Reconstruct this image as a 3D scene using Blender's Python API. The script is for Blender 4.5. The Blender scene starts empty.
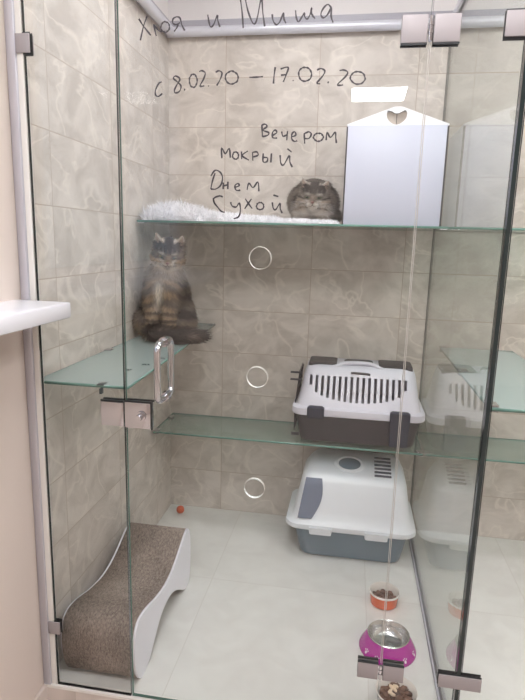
TILE_A, TILE_B = (212, 204, 196), (185, 176, 167)
L_CORR, L_KEY, L_IN = 34, 16, 17
INK_W = .0017
EXPOSURE = 0
WRITING = [('hloya',[[(0.33,1.806),(0.342,1.789),(0.358,1.771)],[(0.35,1.811),(0.341,1.79),(0.333,1.761)],[(0.371,1.769),(0.368,1.781),(0.365,1.793),(0.371,1.786),(0.379,1.779),(0.385,1.778)],[(0.394,1.797),(0.398,1.796),(0.401,1.793),(0.402,1.789),(0.402,1.784),(0.4,1.78),(0.397,1.778),(0.394,1.776),(0.39,1.777),(0.386,1.779),(0.383,1.782),(0.382,1.786),(0.383,1.79),(0.385,1.794),(0.388,1.797),(0.392,1.798),(0.396,1.797)],[(0.438,1.778),(0.431,1.791),(0.427,1.804),(0.419,1.807),(0.411,1.803),(0.41,1.795),(0.417,1.791),(0.427,1.795)],[(0.423,1.792),(0.419,1.784),(0.413,1.777)]]),('and',[[(0.491,1.809),(0.494,1.794),(0.498,1.784),(0.505,1.789),(0.513,1.807),(0.514,1.797),(0.519,1.783)]]),('misha',[[(0.564,1.841),(0.569,1.81),(0.572,1.779)],[(0.575,1.84),(0.582,1.813),(0.594,1.788),(0.602,1.795),(0.611,1.837),(0.615,1.809),(0.62,1.781)],[(0.636,1.805),(0.638,1.793),(0.645,1.784),(0.653,1.789),(0.661,1.807),(0.662,1.795),(0.667,1.786)],[(0.687,1.811),(0.689,1.797),(0.694,1.788),(0.701,1.797),(0.706,1.805),(0.707,1.798),(0.713,1.793),(0.719,1.802),(0.722,1.815),(0.722,1.803),(0.73,1.793)],[(0.763,1.814),(0.756,1.82),(0.747,1.813),(0.742,1.801),(0.748,1.794),(0.757,1.801),(0.764,1.814),(0.764,1.797),(0.769,1.784)]]),('from_date',[[(0.383,1.672),(0.376,1.669),(0.368,1.655),(0.368,1.644),(0.375,1.641),(0.384,1.647)],[(0.425,1.68),(0.416,1.684),(0.411,1.679),(0.421,1.671),(0.429,1.662),(0.425,1.651),(0.416,1.648),(0.413,1.653),(0.419,1.665),(0.426,1.675),(0.425,1.681)],[(0.436,1.655),(0.439,1.654)],[(0.46,1.687),(0.463,1.685),(0.465,1.681),(0.467,1.676),(0.467,1.67),(0.465,1.665),(0.463,1.661),(0.459,1.659),(0.456,1.66),(0.452,1.662),(0.45,1.667),(0.449,1.672),(0.449,1.678),(0.451,1.682),(0.454,1.686),(0.457,1.687),(0.461,1.686)],[(0.472,1.692),(0.478,1.694),(0.486,1.689),(0.482,1.676),(0.474,1.663),(0.477,1.661),(0.484,1.662)],[(0.493,1.662),(0.495,1.661)],[(0.51,1.69),(0.518,1.693),(0.525,1.688),(0.521,1.675),(0.513,1.662)],[(0.55,1.691),(0.555,1.689),(0.56,1.685),(0.562,1.68),(0.562,1.675),(0.56,1.67),(0.555,1.667),(0.55,1.665),(0.544,1.665),(0.538,1.668),(0.535,1.672),(0.533,1.677),(0.533,1.682),(0.536,1.687),(0.541,1.69),(0.546,1.692),(0.552,1.691)]]),('dash',[[(0.588,1.678),(0.604,1.678),(0.619,1.679)]]),('to_date',[[(0.646,1.698),(0.644,1.681),(0.643,1.664)],[(0.658,1.694),(0.675,1.697),(0.671,1.682),(0.665,1.667)],[(0.659,1.681),(0.672,1.682)],[(0.686,1.67),(0.688,1.669)],[(0.715,1.696),(0.72,1.694),(0.724,1.69),(0.727,1.684),(0.727,1.679),(0.725,1.673),(0.721,1.67),(0.715,1.668),(0.71,1.668),(0.704,1.671),(0.701,1.675),(0.699,1.681),(0.699,1.687),(0.702,1.692),(0.706,1.695),(0.711,1.696),(0.717,1.695)],[(0.739,1.69),(0.747,1.693),(0.756,1.688),(0.752,1.678),(0.74,1.664),(0.747,1.662)],[(0.763,1.665),(0.766,1.664)],[(0.788,1.688),(0.797,1.689),(0.806,1.684),(0.8,1.674),(0.785,1.66),(0.791,1.658),(0.797,1.659)],[(0.83,1.685),(0.836,1.683),(0.841,1.679),(0.843,1.674),(0.844,1.669),(0.841,1.665),(0.837,1.661),(0.831,1.66),(0.825,1.66),(0.819,1.663),(0.815,1.667),(0.812,1.671),(0.813,1.677),(0.816,1.681),(0.82,1.684),(0.826,1.685),(0.833,1.684)]]),('evening',[[(0.619,1.578),(0.62,1.565),(0.621,1.552)],[(0.618,1.576),(0.626,1.579),(0.631,1.574),(0.622,1.566),(0.635,1.561),(0.633,1.555),(0.621,1.552)],[(0.645,1.555),(0.654,1.561),(0.65,1.566),(0.644,1.561),(0.645,1.55),(0.655,1.549)],[(0.665,1.563),(0.668,1.553),(0.678,1.556)],[(0.678,1.564),(0.677,1.544)],[(0.687,1.551),(0.697,1.555),(0.695,1.562),(0.689,1.559),(0.688,1.548),(0.694,1.542),(0.701,1.543)],[(0.716,1.559),(0.717,1.548),(0.718,1.537)],[(0.716,1.558),(0.726,1.562),(0.732,1.557),(0.727,1.548),(0.718,1.548)],[(0.749,1.559),(0.754,1.558),(0.757,1.555),(0.759,1.552),(0.759,1.549),(0.757,1.546),(0.754,1.543),(0.75,1.542),(0.746,1.542),(0.742,1.544),(0.739,1.547),(0.737,1.55),(0.738,1.553),(0.74,1.556),(0.743,1.558),(0.747,1.559),(0.751,1.558)],[(0.766,1.544),(0.767,1.561),(0.775,1.55),(0.785,1.561),(0.787,1.549),(0.789,1.538)]]),('wet',[[(0.527,1.505),(0.526,1.528),(0.535,1.515),(0.544,1.527),(0.547,1.506)],[(0.56,1.519),(0.563,1.518),(0.565,1.515),(0.566,1.513),(0.566,1.509),(0.565,1.506),(0.563,1.504),(0.56,1.503),(0.558,1.503),(0.555,1.505),(0.553,1.507),(0.552,1.51),(0.553,1.513),(0.554,1.516),(0.556,1.518),(0.559,1.519),(0.562,1.518)],[(0.573,1.52),(0.574,1.503)],[(0.588,1.521),(0.575,1.511),(0.591,1.501)],[(0.599,1.519),(0.6,1.5)],[(0.599,1.518),(0.609,1.519),(0.612,1.512),(0.601,1.508)],[(0.624,1.516),(0.624,1.498),(0.633,1.498),(0.634,1.506),(0.624,1.507)],[(0.643,1.516),(0.642,1.496)],[(0.663,1.512),(0.665,1.495),(0.672,1.491),(0.684,1.511),(0.686,1.497),(0.692,1.486)],[(0.679,1.526),(0.689,1.519)]]),('daytime',[[(0.511,1.472),(0.505,1.454),(0.501,1.436)],[(0.501,1.465),(0.511,1.478),(0.523,1.474),(0.529,1.462),(0.525,1.445),(0.513,1.436),(0.501,1.436)],[(0.531,1.451),(0.531,1.436)],[(0.542,1.453),(0.542,1.436)],[(0.531,1.443),(0.542,1.446)],[(0.558,1.44),(0.569,1.444),(0.566,1.449),(0.559,1.444),(0.562,1.434),(0.572,1.434)],[(0.588,1.435),(0.592,1.45),(0.602,1.44),(0.613,1.453),(0.616,1.432)]]),('dry',[[(0.524,1.421),(0.51,1.416),(0.509,1.406),(0.518,1.395),(0.526,1.386),(0.535,1.383)],[(0.507,1.416),(0.51,1.404),(0.518,1.395)],[(0.524,1.421),(0.53,1.418)],[(0.549,1.407),(0.553,1.398),(0.563,1.396),(0.57,1.405),(0.573,1.389),(0.569,1.374),(0.557,1.369)],[(0.584,1.415),(0.592,1.404),(0.601,1.393)],[(0.599,1.415),(0.591,1.404),(0.583,1.392)],[(0.621,1.407),(0.624,1.406),(0.627,1.403),(0.628,1.4),(0.628,1.397),(0.627,1.394),(0.624,1.392),(0.621,1.391),(0.618,1.391),(0.615,1.392),(0.612,1.395),(0.611,1.398),(0.612,1.401),(0.613,1.404),(0.616,1.406),(0.619,1.407),(0.623,1.406)],[(0.648,1.408),(0.651,1.394),(0.657,1.392),(0.666,1.406),(0.667,1.394),(0.672,1.384)],[(0.65,1.424),(0.662,1.421)]])]
import bpy, bmesh, math, random
import numpy as np
from mathutils import Vector, Matrix
random.seed(7); rng = np.random.default_rng(7)
C = bpy.context.scene.collection
sc = bpy.context.scene
PI = math.pi
D, W = 1.166, 1.172          # depth and width of the booth in metres
Z_UP, Z_LOW, Z_SIDE = 1.382, .48, .93

# ------------------------------------------------------------------ materials
def s2l(c):
    return tuple(((v/255)/12.92 if v/255 <= .04045 else ((v/255+.055)/1.055)**2.4) for v in c) + (1,)
def mat(name, rgb, rough=.5, metal=0, bump=0, bscale=60, var=0, vscale=8, coat=0, spec=.5):
    m = bpy.data.materials.new(name); m.use_nodes = True
    nt = m.node_tree; b = nt.nodes['Principled BSDF']
    b.inputs['Base Color'].default_value = s2l(rgb); b.inputs['Roughness'].default_value = rough
    b.inputs['Metallic'].default_value = metal; b.inputs['Coat Weight'].default_value = coat
    b.inputs['Specular IOR Level'].default_value = spec
    tc = nt.nodes.new('ShaderNodeTexCoord')
    if bump:
        n = nt.nodes.new('ShaderNodeTexNoise'); n.inputs['Scale'].default_value = bscale; n.inputs['Detail'].default_value = 4
        nt.links.new(tc.outputs['Object'], n.inputs['Vector'])
        bp = nt.nodes.new('ShaderNodeBump'); bp.inputs['Strength'].default_value = bump; bp.inputs['Distance'].default_value = .004
        nt.links.new(n.outputs['Fac'], bp.inputs['Height']); nt.links.new(bp.outputs['Normal'], b.inputs['Normal'])
    if var:
        n = nt.nodes.new('ShaderNodeTexNoise'); n.inputs['Scale'].default_value = vscale; n.inputs['Detail'].default_value = 5
        nt.links.new(tc.outputs['Object'], n.inputs['Vector'])
        r = nt.nodes.new('ShaderNodeValToRGB')
        r.color_ramp.elements[0].position = .3; r.color_ramp.elements[1].position = .7
        r.color_ramp.elements[0].color = s2l(tuple(max(0, v-var) for v in rgb)); r.color_ramp.elements[1].color = s2l(tuple(min(255, v+var) for v in rgb))
        nt.links.new(n.outputs['Fac'], r.inputs['Fac']); nt.links.new(r.outputs['Color'], b.inputs['Base Color'])
    return m
def math_node(nt, op, a, b=None):
    n = nt.nodes.new('ShaderNodeMath'); n.operation = op
    for i, v in enumerate((a, b)):
        if v is None: continue
        if isinstance(v, (int, float)): n.inputs[i].default_value = v
        else: nt.links.new(v, n.inputs[i])
    return n.outputs[0]
def glass(name, tint=(.985, .99, .985), haze=0, haze_rgb=(200, 215, 208), f0=.04, rough=.0, gain=1.0):
    """sheet glass: clear body with a Schlick mirror coat, optionally satin (haze)"""
    m = bpy.data.materials.new(name); m.use_nodes = True; nt = m.node_tree; nt.nodes.clear()
    out = nt.nodes.new('ShaderNodeOutputMaterial')
    tr = nt.nodes.new('ShaderNodeBsdfTransparent'); tr.inputs[0].default_value = (*tint, 1)
    gl = nt.nodes.new('ShaderNodeBsdfGlossy'); gl.inputs['Roughness'].default_value = rough
    lw = nt.nodes.new('ShaderNodeLayerWeight'); lw.inputs['Blend'].default_value = .5
    p = math_node(nt, 'POWER', lw.outputs['Facing'], 5)
    f = math_node(nt, 'ADD', math_node(nt, 'MULTIPLY', p, 1-f0), f0)
    body = tr.outputs[0]
    if haze:
        df = nt.nodes.new('ShaderNodeBsdfDiffuse'); df.inputs[0].default_value = s2l(haze_rgb)
        tl = nt.nodes.new('ShaderNodeBsdfTranslucent'); tl.inputs[0].default_value = s2l(haze_rgb)
        md = nt.nodes.new('ShaderNodeMixShader'); md.inputs[0].default_value = .4
        nt.links.new(df.outputs[0], md.inputs[1]); nt.links.new(tl.outputs[0], md.inputs[2])
        mh = nt.nodes.new('ShaderNodeMixShader'); mh.inputs[0].default_value = haze
        nt.links.new(tr.outputs[0], mh.inputs[1]); nt.links.new(md.outputs[0], mh.inputs[2]); body = mh.outputs[0]
    mx = nt.nodes.new('ShaderNodeMixShader')
    nt.links.new(math_node(nt, 'MULTIPLY', f, gain), mx.inputs[0]); nt.links.new(body, mx.inputs[1]); nt.links.new(gl.outputs[0], mx.inputs[2])
    nt.links.new(mx.outputs[0], out.inputs[0])
    return m
def tile_mat(name, axis, off, base, dark, tw=.4, th=.2, grout=(178, 164, 150), rough=.42, vein=(226, 218, 208), vein_amt=.58, gw=.0016):
    """stack-bonded rectangular stone tiles; axis 0: wall along x, 1: wall along y, 2: floor"""
    m = bpy.data.materials.new(name); m.use_nodes = True; nt = m.node_tree; b = nt.nodes['Principled BSDF']; L = nt.links.new
    geo = nt.nodes.new('ShaderNodeNewGeometry'); sp = nt.nodes.new('ShaderNodeSeparateXYZ'); L(geo.outputs['Position'], sp.inputs[0])
    u = sp.outputs[1 if axis == 1 else 0]; v = sp.outputs[1 if axis == 2 else 2]
    us = math_node(nt, 'DIVIDE', math_node(nt, 'SUBTRACT', u, off), tw); vs = math_node(nt, 'DIVIDE', v, th)
    fu = math_node(nt, 'FRACT', math_node(nt, 'ADD', us, 50)); fv = math_node(nt, 'FRACT', math_node(nt, 'ADD', vs, 50))
    def edge(fr, g):
        d = math_node(nt, 'MINIMUM', fr, math_node(nt, 'SUBTRACT', 1, fr)); return math_node(nt, 'LESS_THAN', d, g)
    g = math_node(nt, 'MAXIMUM', edge(fu, gw/tw), edge(fv, gw/th))
    # per-tile offset so the stone figure changes from tile to tile
    iu = math_node(nt, 'FLOOR', math_node(nt, 'ADD', us, 50)); iv = math_node(nt, 'FLOOR', math_node(nt, 'ADD', vs, 50))
    cb = nt.nodes.new('ShaderNodeCombineXYZ')
    L(math_node(nt, 'ADD', math_node(nt, 'MULTIPLY', fu, tw*2.0), math_node(nt, 'MULTIPLY', iu, 3.7)), cb.inputs[0])
    L(math_node(nt, 'ADD', math_node(nt, 'MULTIPLY', fv, th*2.4), math_node(nt, 'MULTIPLY', iv, 5.3)), cb.inputs[1])
    n1 = nt.nodes.new('ShaderNodeTexNoise'); n1.inputs['Scale'].default_value = 3.2; n1.inputs['Detail'].default_value = 6; n1.inputs['Roughness'].default_value = .6; n1.inputs['Distortion'].default_value = .8
    L(cb.outputs[0], n1.inputs['Vector'])
    r1 = nt.nodes.new('ShaderNodeValToRGB'); e = r1.color_ramp.elements
    e[0].position = .36; e[0].color = s2l(dark); e[1].position = .62; e[1].color = s2l(base)
    L(n1.outputs['Fac'], r1.inputs['Fac'])
    n2 = nt.nodes.new('ShaderNodeTexNoise'); n2.inputs['Scale'].default_value = 2.0; n2.inputs['Detail'].default_value = 3; n2.inputs['Distortion'].default_value = .7
    L(cb.outputs[0], n2.inputs['Vector'])
    dv = math_node(nt, 'ABSOLUTE', math_node(nt, 'SUBTRACT', n2.outputs['Fac'], .5))
    vn = nt.nodes.new('ShaderNodeMapRange'); vn.inputs[1].default_value = 0; vn.inputs[2].default_value = .02; vn.inputs[3].default_value = vein_amt; vn.inputs[4].default_value = 0
    L(dv, vn.inputs[0])
    m1 = nt.nodes.new('ShaderNodeMix'); m1.data_type = 'RGBA'; L(vn.outputs[0], m1.inputs[0]); L(r1.outputs[0], m1.inputs[6]); m1.inputs[7].default_value = s2l(vein)
    m2 = nt.nodes.new('ShaderNodeMix'); m2.data_type = 'RGBA'; L(g, m2.inputs[0]); L(m1.outputs[2], m2.inputs[6]); m2.inputs[7].default_value = s2l(grout)
    L(m2.outputs[2], b.inputs['Base Color'])
    b.inputs['Roughness'].default_value = rough
    bp = nt.nodes.new('ShaderNodeBump'); bp.inputs['Strength'].default_value = .4; bp.inputs['Distance'].default_value = .002; bp.invert = True
    L(g, bp.inputs['Height']); L(bp.outputs['Normal'], b.inputs['Normal'])
    return m
def attr_mat(name, rough=.75, sheen=0):
    m = bpy.data.materials.new(name); m.use_nodes = True; nt = m.node_tree; b = nt.nodes['Principled BSDF']
    a = nt.nodes.new('ShaderNodeAttribute'); a.attribute_name = 'col'
    nt.links.new(a.outputs['Color'], b.inputs['Base Color']); b.inputs['Roughness'].default_value = rough
    b.inputs['Specular IOR Level'].default_value = .2
    return m
def emit(name, rgb, s):
    m = bpy.data.materials.new(name); m.use_nodes = True; nt = m.node_tree; nt.nodes.clear()
    o = nt.nodes.new('ShaderNodeOutputMaterial'); e = nt.nodes.new('ShaderNodeEmission')
    e.inputs[0].default_value = (*rgb, 1); e.inputs[1].default_value = s; nt.links.new(e.outputs[0], o.inputs[0]); return m

M = dict(
    paint=mat('cream_paint', (216, 203, 194), .7, bump=.05, bscale=90),
    white_paint=mat('white_paint', (232, 228, 228), .7),
    chrome=mat('chrome', (206, 206, 210), .08, 1),
    satin=mat('satin_steel', (158, 151, 152), .55, .25),
    dark_edge=mat('dark_gasket', (42, 44, 46), .4),
    alu=mat('aluminium', (205, 205, 214), .35, .85),
    alu_light=mat('pale_seal', (226, 222, 216), .4),
    rail=mat('rail_plastic', (216, 217, 226), .3, .2),
    rail_dark=mat('rail_groove', (168, 166, 176), .4),
    edge_green=mat('glass_edge_green', (72, 104, 94), .15),
    edge_shelf=mat('shelf_edge', (106, 148, 138), .15),
    edge_dark=mat('glass_edge_dark', (38, 46, 46), .15),
    edge_pale=mat('glass_edge_pale', (225, 232, 230), .2),
    clipdark=mat('clip_dark', (74, 84, 86), .35, .5),
    ring=mat('vent_rim', (206, 200, 192), .4),
    ink=mat('marker_ink', (62, 56, 60), .6),
    pvc=mat('white_pvc', (240, 240, 246), .25, coat=.3),
    lid=mat('carrier_lid', (214, 212, 222), .35),
    graphite=mat('carrier_graphite', (56, 51, 55), .45, bump=.1, bscale=400),
    navy=mat('latch_navy', (42, 46, 62), .4),
    hood=mat('litter_hood', (226, 230, 236), .3),
    tray=mat('litter_tray', (104, 122, 136), .4),
    flap=mat('smoky_flap', (108, 118, 138), .2),
    hollow=mat('dark_hollow', (72, 76, 88), .6),
    house=mat('house_board', (206, 209, 226), .35),
    gable=mat('gable_board', (246, 246, 250), .35),  # whiter than the house board: stronger light on the gable put into its colour
    house_gap=mat('house_gap', (70, 66, 70), .6),
    orange=mat('orange_glaze', (224, 98, 48), .2, coat=.4),
    ceramic=mat('white_ceramic', (236, 230, 224), .2, coat=.4),
    purple=mat('purple_plastic', (176, 22, 150), .25, coat=.3),
    steel=mat('bowl_steel', (205, 205, 205), .22, 1),
    print_white=mat('pale_print', (232, 205, 230), .5),
    ball=mat('orange_ball', (205, 92, 52), .6, bump=.2, bscale=90),
    board=mat('white_board', (232, 232, 240), .4),
    curb=tile_mat('curb_stone', 2, .1, (212, 200, 192), (196, 184, 176), .45, .45, (190, 178, 170), .35, vein_amt=.1),
    mark_grey=mat('dark_mark', (88, 104, 104), .6),
    pad=mat('mat_backing', (238, 236, 238), .9),
    clear=glass('clear_glass'),
    door=glass('door_glass', (.98, .985, .98)),
    part=glass('partition_glass', (.95, .97, .955), haze=.07, haze_rgb=(232, 236, 230), f0=.05, gain=.8),
    shelf=glass('shelf_glass', (.86, .95, .92), f0=.05),
    satin_glass=glass('satin_shelf_glass', (.88, .93, .92), haze=.5, haze_rgb=(204, 221, 221), f0=.04),
    low_glass=glass('low_shelf_glass', (.84, .89, .87), haze=.26, haze_rgb=(178, 198, 190), f0=.04),
    pane=glass('window_pane', (.97, .98, .99)),
)
def cardboard():
    m = bpy.data.materials.new('corrugated_card'); m.use_nodes = True; nt = m.node_tree; b = nt.nodes['Principled BSDF']; L = nt.links.new
    tc = nt.nodes.new('ShaderNodeTexCoord'); mp = nt.nodes.new('ShaderNodeMapping'); mp.inputs['Scale'].default_value = (210, 90, 90)
    L(tc.outputs['Object'], mp.inputs[0])
    n = nt.nodes.new('ShaderNodeTexNoise'); n.inputs['Scale'].default_value = 1; n.inputs['Detail'].default_value = 3; n.inputs['Roughness'].default_value = .8; L(mp.outputs[0], n.inputs['Vector'])
    n2 = nt.nodes.new('ShaderNodeTexNoise'); n2.inputs['Scale'].default_value = 6; n2.inputs['Detail'].default_value = 3; L(tc.outputs['Object'], n2.inputs['Vector'])
    f = math_node(nt, 'ADD', math_node(nt, 'MULTIPLY', n.outputs['Fac'], .65), math_node(nt, 'MULTIPLY', n2.outputs['Fac'], .35))
    r = nt.nodes.new('ShaderNodeValToRGB'); e = r.color_ramp.elements
    e[0].position = .34; e[0].color = s2l((92, 80, 74)); e[1].position = .64; e[1].color = s2l((172, 158, 148))
    L(f, r.inputs[0]); L(r.outputs[0], b.inputs['Base Color']); b.inputs['Roughness'].default_value = .95; b.inputs['Specular IOR Level'].default_value = .1
    bp = nt.nodes.new('ShaderNodeBump'); bp.inputs['Strength'].default_value = .5; bp.inputs['Distance'].default_value = .004
    L(n.outputs['Fac'], bp.inputs['Height']); L(bp.outputs[0], b.inputs['Normal']); return m
M['card'] = cardboard()

# ------------------------------------------------------------------ mesh helpers
def link(name, me, mats, parent=None, smooth=False):
    o = bpy.data.objects.new(name, me); C.objects.link(o)
    for m in (mats if isinstance(mats, (list, tuple)) else [mats]): me.materials.append(m)
    if parent is not None: o.parent = parent
    if smooth: me.polygons.foreach_set('use_smooth', [True]*len(me.polygons))
    return o
def obj(name, bm, m, parent=None, smooth=False, bevel=0, seg=2):
    bmesh.ops.recalc_face_normals(bm, faces=bm.faces)
    me = bpy.data.meshes.new(name); bm.to_mesh(me); bm.free()
    o = link(name, me, m, parent, smooth)
    if bevel:
        b = o.modifiers.new('b', 'BEVEL'); b.width = bevel; b.segments = seg; b.limit_method = 'ANGLE'; b.angle_limit = .6
        bake(o)
        o.data.polygons.foreach_set('use_smooth', [True]*len(o.data.polygons)); o.data.set_sharp_from_angle(angle=.7)
    elif smooth: o.data.set_sharp_from_angle(angle=.8)
    return o
def bake(o):
    dg = bpy.context.evaluated_depsgraph_get(); dg.update()
    me = bpy.data.meshes.new_from_object(o.evaluated_get(dg)); o.modifiers.clear(); o.data = me
def tag(o, label, cat, group=None, kind=None):
    o['label'] = label; o['category'] = cat
    if group: o['group'] = group
    if kind: o['kind'] = kind
    return o
def empty(name, loc, label, cat, group=None, rz=0):
    o = bpy.data.objects.new(name, None); C.objects.link(o); o.location = loc; o.rotation_euler = (0, 0, rz); o.empty_display_size = .05
    return tag(o, label, cat, group)
def struct(o): o['kind'] = 'structure'; return o
def box(bm, x0, x1, y0, y1, z0, z1):
    r = bmesh.ops.create_cube(bm, size=1)
    bmesh.ops.transform(bm, verts=r['verts'], matrix=Matrix.Translation(((x0+x1)/2, (y0+y1)/2, (z0+z1)/2)) @ Matrix.Diagonal((x1-x0, y1-y0, z1-z0, 1)))
    return r['verts']
def B(*a):
    bm = bmesh.new()
    if a and isinstance(a[0], (tuple, list)) and len(a) == 1 and isinstance(a[0][0], (tuple, list)): a = a[0]
    for q in (a if isinstance(a[0], (tuple, list)) else [a]): box(bm, *q)
    return bm
def rr(hx, hy, r, n=6, cx=0, cy=0):
    pts = []
    for k, (sx, sy) in enumerate(((1, 1), (-1, 1), (-1, -1), (1, -1))):
        for i in range(n+1):
            a = PI/2*k + PI/2*i/n
            pts.append((cx+sx*(hx-r)+r*math.cos(a), cy+sy*(hy-r)+r*math.sin(a)))
    return pts
def loft(secs, cap0=True, cap1=True, bm=None):
    """secs: list of (points2d, z)"""
    bm = bm or bmesh.new(); rings = []
    for pts, z in secs: rings.append([bm.verts.new((x, y, z)) for x, y in pts])
    n = len(rings[0])
    for a, b in zip(rings, rings[1:]):
        for i in range(n): bm.faces.new((a[i], a[(i+1) % n], b[(i+1) % n], b[i]))
    if cap0: bm.faces.new(rings[0][::-1])
    if cap1: bm.faces.new(rings[-1])
    return bm
def lathe(prof, n=40, bm=None):
    bm = bm or bmesh.new(); rings = []
    for r, z in prof:
        if r < 1e-5: rings.append([bm.verts.new((0, 0, z))])
        else: rings.append([bm.verts.new((r*math.cos(2*PI*i/n), r*math.sin(2*PI*i/n), z)) for i in range(n)])
    for a, b in zip(rings, rings[1:]):
        for i in range(n):
            j = (i+1) % n
            if len(a) == 1 and len(b) > 1: bm.faces.new((a[0], b[i], b[j]))
            elif len(b) == 1 and len(a) > 1: bm.faces.new((a[i], b[0], a[j]))
            elif len(a) > 1: bm.faces.new((a[i], a[j], b[j], b[i]))
    return bm
def tube(bm, pts, r, n=10, closed=False):
    pts = [Vector(p) for p in pts]; rings = []
    up = None
    for i, p in enumerate(pts):
        t = (pts[(i+1) % len(pts)] - pts[i-1]) if closed else (pts[min(i+1, len(pts)-1)] - pts[max(i-1, 0)])
        t.normalize()
        if up is None: up = t.orthogonal().normalized()
        up = (up - t*up.dot(t)); up = up.normalized() if up.length > 1e-6 else t.orthogonal().normalized()
        s = t.cross(up); rad = float(r[i] if isinstance(r, (list, tuple)) else r)
        rings.append([bm.verts.new(p + rad*(up*math.cos(2*PI*k/n) + s*math.sin(2*PI*k/n))) for k in range(n)])
    pairs = list(zip(rings, rings[1:])) + ([(rings[-1], rings[0])] if closed else [])
    for a, b in pairs:
        for k in range(n): bm.faces.new((a[k], a[(k+1) % n], b[(k+1) % n], b[k]))
    if not closed: bm.faces.new(rings[0][::-1]); bm.faces.new(rings[-1])
    return bm
def prism(name, outline, thick, mats, parent=None, holes=(), plane='xz', at=0):
    """flat sheet cut from a 2D outline with holes; faces keep mats[0], cut edges mats[1], hole rims mats[-1]"""
    cu = bpy.data.curves.new(name, 'CURVE'); cu.dimensions = '2D'; cu.fill_mode = 'BOTH'; cu.extrude = thick/2
    for ring in [outline] + list(holes):
        s = cu.splines.new('POLY'); s.points.add(len(ring)-1); s.use_cyclic_u = True
        for p, (a, b) in zip(s.points, ring): p.co = (a, b, 0, 1)
    t = bpy.data.objects.new('t', cu); C.objects.link(t)
    dg = bpy.context.evaluated_depsgraph_get(); dg.update()
    me = bpy.data.meshes.new_from_object(t.evaluated_get(dg)); bpy.data.objects.remove(t); bpy.data.curves.remove(cu)
    bm = bmesh.new(); bm.from_mesh(me); bmesh.ops.remove_doubles(bm, verts=bm.verts, dist=1e-6)
    bmesh.ops.recalc_face_normals(bm, faces=bm.faces)
    hc = [(sum(p[0] for p in h)/len(h), sum(p[1] for p in h)/len(h), max(math.hypot(p[0]-h[0][0], p[1]-h[0][1]) for p in h)) for h in holes]
    for f in bm.faces:
        if abs(f.normal.z) > .7: f.material_index = 0
        else:
            c = f.calc_center_median(); f.material_index = 1 if len(mats) > 1 else 0
            for x, y, d in hc:
                if math.hypot(c.x-x, c.y-y) < d*.75: f.material_index = len(mats)-1
    R = {'xz': Matrix(((1, 0, 0, 0), (0, 0, 1, 0), (0, 1, 0, 0), (0, 0, 0, 1))), 'yz': Matrix(((0, 0, 1, 0), (1, 0, 0, 0), (0, 1, 0, 0), (0, 0, 0, 1))), 'xy': Matrix.Identity(4)}[plane]
    T = Matrix.Translation({'xz': (0, at, 0), 'yz': (at, 0, 0), 'xy': (0, 0, at)}[plane])
    bmesh.ops.transform(bm, verts=bm.verts, matrix=T @ R)
    bmesh.ops.recalc_face_normals(bm, faces=bm.faces)
    me.materials.clear(); bm.to_mesh(me); bm.free()
    return link(name, me, mats, parent)
def circle(cx, cy, r, n=40): return [(cx+r*math.cos(2*PI*i/n), cy+r*math.sin(2*PI*i/n)) for i in range(n)]
def rect(x0, x1, z0, z1): return [(x0, z0), (x1, z0), (x1, z1), (x0, z1)]
def smooth_pts(pts, k=4):
    """Catmull-Rom through the points"""
    if len(pts) < 3: return pts
    P = [np.array(p, float) for p in pts]; out = []
    for i in range(len(P)-1):
        a, b, c, d = P[max(i-1, 0)], P[i], P[i+1], P[min(i+2, len(P)-1)]
        for j in range(k):
            t = j/k; out.append(tuple(.5*((2*b)+(c-a)*t+(2*a-5*b+4*c-d)*t*t+(3*b-a-3*c+d)*t**3)))
    return out + [tuple(P[-1])]

# ------------------------------------------------------------------ camera
cam = bpy.data.cameras.new('camera'); co = bpy.data.objects.new('camera', cam); C.objects.link(co); sc.camera = co
cam.sensor_fit = 'VERTICAL'; cam.sensor_height = 36; cam.lens = 548.66/700*36; cam.clip_start = .02
rt, up, fw = (.98623784, .16323275, .02626753), (-.0573015, .18844209, .9804112), (-.15508531, .9684238, -.1952022)
mw = Matrix(((rt[0], up[0], -fw[0], .8427), (rt[1], up[1], -fw[1], -1.3063), (rt[2], up[2], -fw[2], 1.3198), (0, 0, 0, 1)))
co.matrix_world = mw

# ------------------------------------------------------------------ room shell
XR, YR, ZC, ZF = 3.2, -4.6, 2.5, -.1
tile_b = tile_mat('back_tiles', 0, .2564, TILE_A, TILE_B)
tile_l = tile_mat('side_tiles', 1, .966-.8, TILE_A, TILE_B)
floor_t = tile_mat('floor_tiles', 2, .36, (224, 223, 219), (216, 214, 210), .6, .6, (208, 204, 198), .24, (230, 228, 224), .1, .0012)
o = struct(obj('floor', B(0, XR, 0, D, -.1, 0), floor_t))
struct(obj('floor_corridor', B(-.12, XR, YR, 0, ZF-.1, ZF), M['curb']))
o = struct(obj('wall_back', B((0, XR, D, D+.12, -.1, 2.165)), tile_b))
struct(obj('wall_back_upper', B((-.12, XR, D, D+.12, 2.165, ZC)), M['white_paint']))
struct(obj('wall_left_tiled', B((-.12, 0, 0, D+.12, -.1, 2.165)), tile_l))
struct(obj('wall_left_upper', B((-.12, 0, 0, D, 2.165, ZC)), M['white_paint']))
wy0, wy1, wz0, wz1 = -1.5, -.12, 1.157, 2.2
struct(obj('wall_left', B((-.12, 0, YR, wy0, ZF, ZC), (-.12, 0, wy1, 0, ZF, ZC), (-.12, 0, wy0, wy1, ZF, wz0-.04), (-.12, 0, wy0, wy1, wz1, ZC)), M['paint']))
struct(obj('wall_right', B((XR, XR+.12, YR, D+.12, -.2, ZC)), M['paint']))
struct(obj('wall_rear', B((-.12, XR+.12, YR-.12, YR, -.2, ZC)), M['paint']))
struct(obj('ceiling', B((-.12, XR+.12, YR-.12, D+.12, ZC, ZC+.1)), M['white_paint']))
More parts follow.
